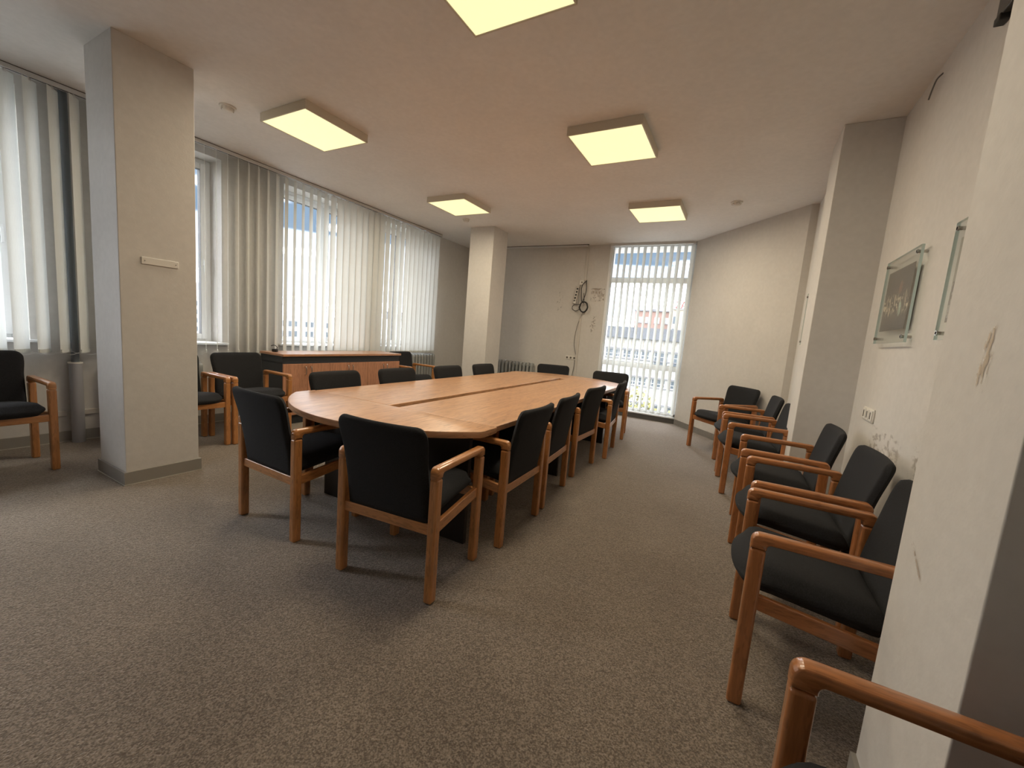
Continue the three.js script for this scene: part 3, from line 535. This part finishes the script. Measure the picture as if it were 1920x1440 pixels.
// ------------------------------------------------------------------ outside: town below the windows
const GY = -14;
struct('ground', bx(-420, 260, GY - 1, GY, -420, 60), std({ color: lin(0.12, 0.12, 0.11), roughness: 1 }), 'street level far below the windows');
const O = {
  white: std({ color: lin(0.30, 0.30, 0.285), roughness: 0.8 }), cream: std({ color: lin(0.24, 0.21, 0.165), roughness: 0.8 }), roof: std({ color: lin(0.060, 0.064, 0.072), roughness: 0.7 }), seam: std({ color: lin(0.045, 0.05, 0.056), roughness: 0.7 }),
  glass: std({ color: lin(0.045, 0.058, 0.07), roughness: 0.2 }), orange: std({ color: lin(0.16, 0.095, 0.075), roughness: 0.85 }), grey: std({ color: lin(0.10, 0.10, 0.105), roughness: 0.8 }), red: std({ color: lin(0.22, 0.03, 0.025), roughness: 0.6 }), pale: std({ color: lin(0.27, 0.27, 0.265), roughness: 0.8 }),
  leaf: std({ color: lin(0.17, 0.16, 0.05), roughness: 0.9, side: THREE.DoubleSide }), bark: std({ color: lin(0.05, 0.04, 0.03), roughness: 0.9 }),
};
{
  // long white office block across the street
  const o = thing('office_block', 'long white office block with a blue grey roof band across the street', 'building', [-12, GY, -46], 1.2 * D), L = 34, top = 15.85;
  mesh('wall', bx(-L, L, 0, top, -14, 0, 0, 'x'), O.white, o);
  const roof = mesh('roof', bx(-L - 0.4, L + 0.4, top, 17.05, -14.5, 0.5, 0, 'x'), O.roof, o);
  mesh('roof_seam', Array.from({ length: 90 }, (_, k) => bx(-L + k * 0.76, -L + k * 0.76 + 0.05, top, 17.0, 0.5, 0.54)), O.seam, roof);
  [13.74, 10.86, 8.0, 5.1].forEach((y, r) => {
    mesh('string_course', [bx(-L, L, y + 0.84, y + 0.98, 0, 0.25), bx(-L, L, y - 0.2, y - 0.1, 0, 0.2)], O.grey, o);
    for (let k = 0; k < 16; k++) {
      const x = -5 + k * 0.98, tall = r === 0 && x > 3.4, b = tall ? y - 1.1 : y, w = mesh('window', bx(x, x + 0.72, b, y + 0.74, -0.05, 0.03), O.glass, o);
      mesh('mullion', [bx(x + 0.33, x + 0.39, b, y + 0.74, 0.03, 0.08), bx(x, x + 0.72, y + 0.28, y + 0.34, 0.03, 0.08), bx(x - 0.05, x, b, y + 0.74, 0, 0.08)], O.white, w);
    }
  });
  mesh('parapet_rib', Array.from({ length: 50 }, (_, k) => bx(-6 + k * 0.42, -6 + k * 0.42 + 0.08, 14.75, top - 0.1, 0, 0.12)), O.cream, o);
}
{
  const o = thing('orange_building', 'orange brick building with pale windows behind the office block', 'building', [-14.2, GY, -86], 1 * D);
  mesh('wall', bx(-5.15, 1.85, 0, 21.9, -12, 0), O.orange, o);
  mesh('cornice', bx(-5.3, 2.0, 21.9, 22.1, -12.2, 0.25), O.grey, o);
  for (let r = 0; r < 3; r++) for (let k = 0; k < 4; k++) { const x = -4.7 + k * 1.7, y = 19.6 - r * 2.6, w = mesh('window', bx(x, x + 1.0, y, y + 1.15, -0.05, 0.04), O.pale, o); mesh('mullion', [bx(x + 0.46, x + 0.54, y, y + 1.15, 0.04, 0.1), bx(x - 0.1, x + 1.1, y - 0.12, y, 0, 0.15)], O.grey, w); }
  mesh('roof_mast', [bx(-3, -2.92, 22, 24.2, -4, -3.9), bx(-1.2, -1.12, 22, 23.6, -4, -3.9), bx(0.4, 0.48, 22, 23.9, -5, -4.9), bx(-2.6, -1.6, 22, 22.7, -6, -4)], O.grey, o);
}
{
  const o = thing('cream_building', 'cream building carrying the red rooftop letters ZA beside the orange one', 'building', [-9.4, GY, -84], 1 * D);
  mesh('wall', bx(-2.5, 8, 0, 22.3, -10, 0), O.cream, o); mesh('cornice', bx(-2.65, 8, 22.3, 22.5, -10, 0.25), O.white, o);
  for (let r = 0; r < 3; r++) mesh('window', bx(-2.3, -1.8, 19.6 - r * 2.3, 21 - r * 2.3, -0.05, 0.05), O.glass, o);
  const font = await new FontLoader().loadAsync('fonts/droid/droid_sans_bold.typeface.json');
  const sign = mesh('sign_stand', [bx(-2.2, 0.2, 22.48, 22.58, -0.1, 0.3), ...[-1.9, -1.1, -0.4].map((x) => bx(x, x + 0.06, 22.5, 23.4, -0.3, -0.1))], O.grey, o);
  ['Z', 'A'].forEach((c, k) => { const g = new TextGeometry(c, { font, size: 1.25, depth: 0.2, curveSegments: 3 }); g.translate(-2.15 + k * 0.92, 22.58, 0); mesh('rooftop_letter', g, O.red, sign); });
}
function tower(name, label, x, z, w, d, h, mat, turn = 0, nx = 8, ny = 14) {
  const o = thing(name, label, 'building', [x, GY, z], turn, 'distant tower blocks');
  mesh('wall', bx(-d, 0, 0, h, -w / 2, w / 2), mat, o);
  const wins = []; for (let j = 0; j < ny; j++) for (let k = 0; k < nx; k++) wins.push(bx(-0.1, 0.15, h - 3 - j * 3, h - 1.4 - j * 3, -w / 2 + (k + 0.3) * w / nx, -w / 2 + (k + 0.72) * w / nx));
  const m = mesh('window_grid', wins, O.glass, o); m.userData.kind = 'stuff';
  mesh('parapet', [bx(-d, 0.2, h, h + 0.8, -w / 2 - 0.2, w / 2 + 0.2), bx(-d * 0.6, -d * 0.3, h, h + 3, -w * 0.15, w * 0.15)], mat, o);
}
tower('tower_block', 'white stepped tower block left in the view past the sideboard', -195, -124, 12, 14, 20.2, O.pale, 0.25, 6, 6);
tower('tower_block', 'tallest pale tower block in the middle of the distant skyline', -230, -157, 13, 14, 24, O.white, 0.3, 6, 8);
tower('tower_block', 'white tower block right in the view past the sideboard', -195, -144, 11, 14, 21, O.pale, 0.2, 5, 6);
tower('tower_block', 'low pale block before the distant skyline', -120, -82, 26, 12, 15, O.pale, 0.2, 12, 4);
tower('tower_block', 'distant white block seen through the last side window', -180, -215, 30, 14, 21, O.pale, 0.3, 12, 8);
tower('tower_block', 'distant pale block seen through the side window behind the pillar', -170, -78, 24, 14, 19, O.white, 0.1, 10, 7);
tower('tower_block', 'distant pale block seen through the leftmost window', -160, -22, 30, 14, 18, O.pale, 0, 12, 6);
for (const [x, z, h, label] of [[-5.9, -30, 12.4, 'yellow green tree below the tall window, left of two'], [-2.2, -31.5, 12.9, 'yellow green tree below the tall window, right of two']]) {
  const o = thing('street_tree', label, 'tree', [x, GY, z], 0, 'street trees'), geo = [];
  mesh('trunk', [cyl(0.12, 0.2, h * 0.6, 0, h * 0.3, 0), tube([[0, h * 0.4, 0], [0.5, h * 0.6, 0.2], [0.9, h * 0.8, 0.3]], 0.07, 10, 6), tube([[0, h * 0.45, 0], [-0.5, h * 0.65, -0.1], [-0.8, h * 0.85, 0.1]], 0.07, 10, 6)], O.bark, o);
  for (let k = 0; k < 900; k++) { const a = rnd() * 6.283, q = Math.acos(2 * rnd() - 1), r = Math.cbrt(rnd()); const g = new THREE.PlaneGeometry(0.26, 0.2); g.rotateX(rnd() * 6); g.rotateY(rnd() * 6); g.translate(1.7 * r * Math.sin(q) * Math.cos(a), h * 0.72 + h * 0.28 * r * Math.cos(q), 1.7 * r * Math.sin(q) * Math.sin(a)); geo.push(g); }
  mesh('foliage', geo, O.leaf, o);
}

renderer.render(scene, camera);
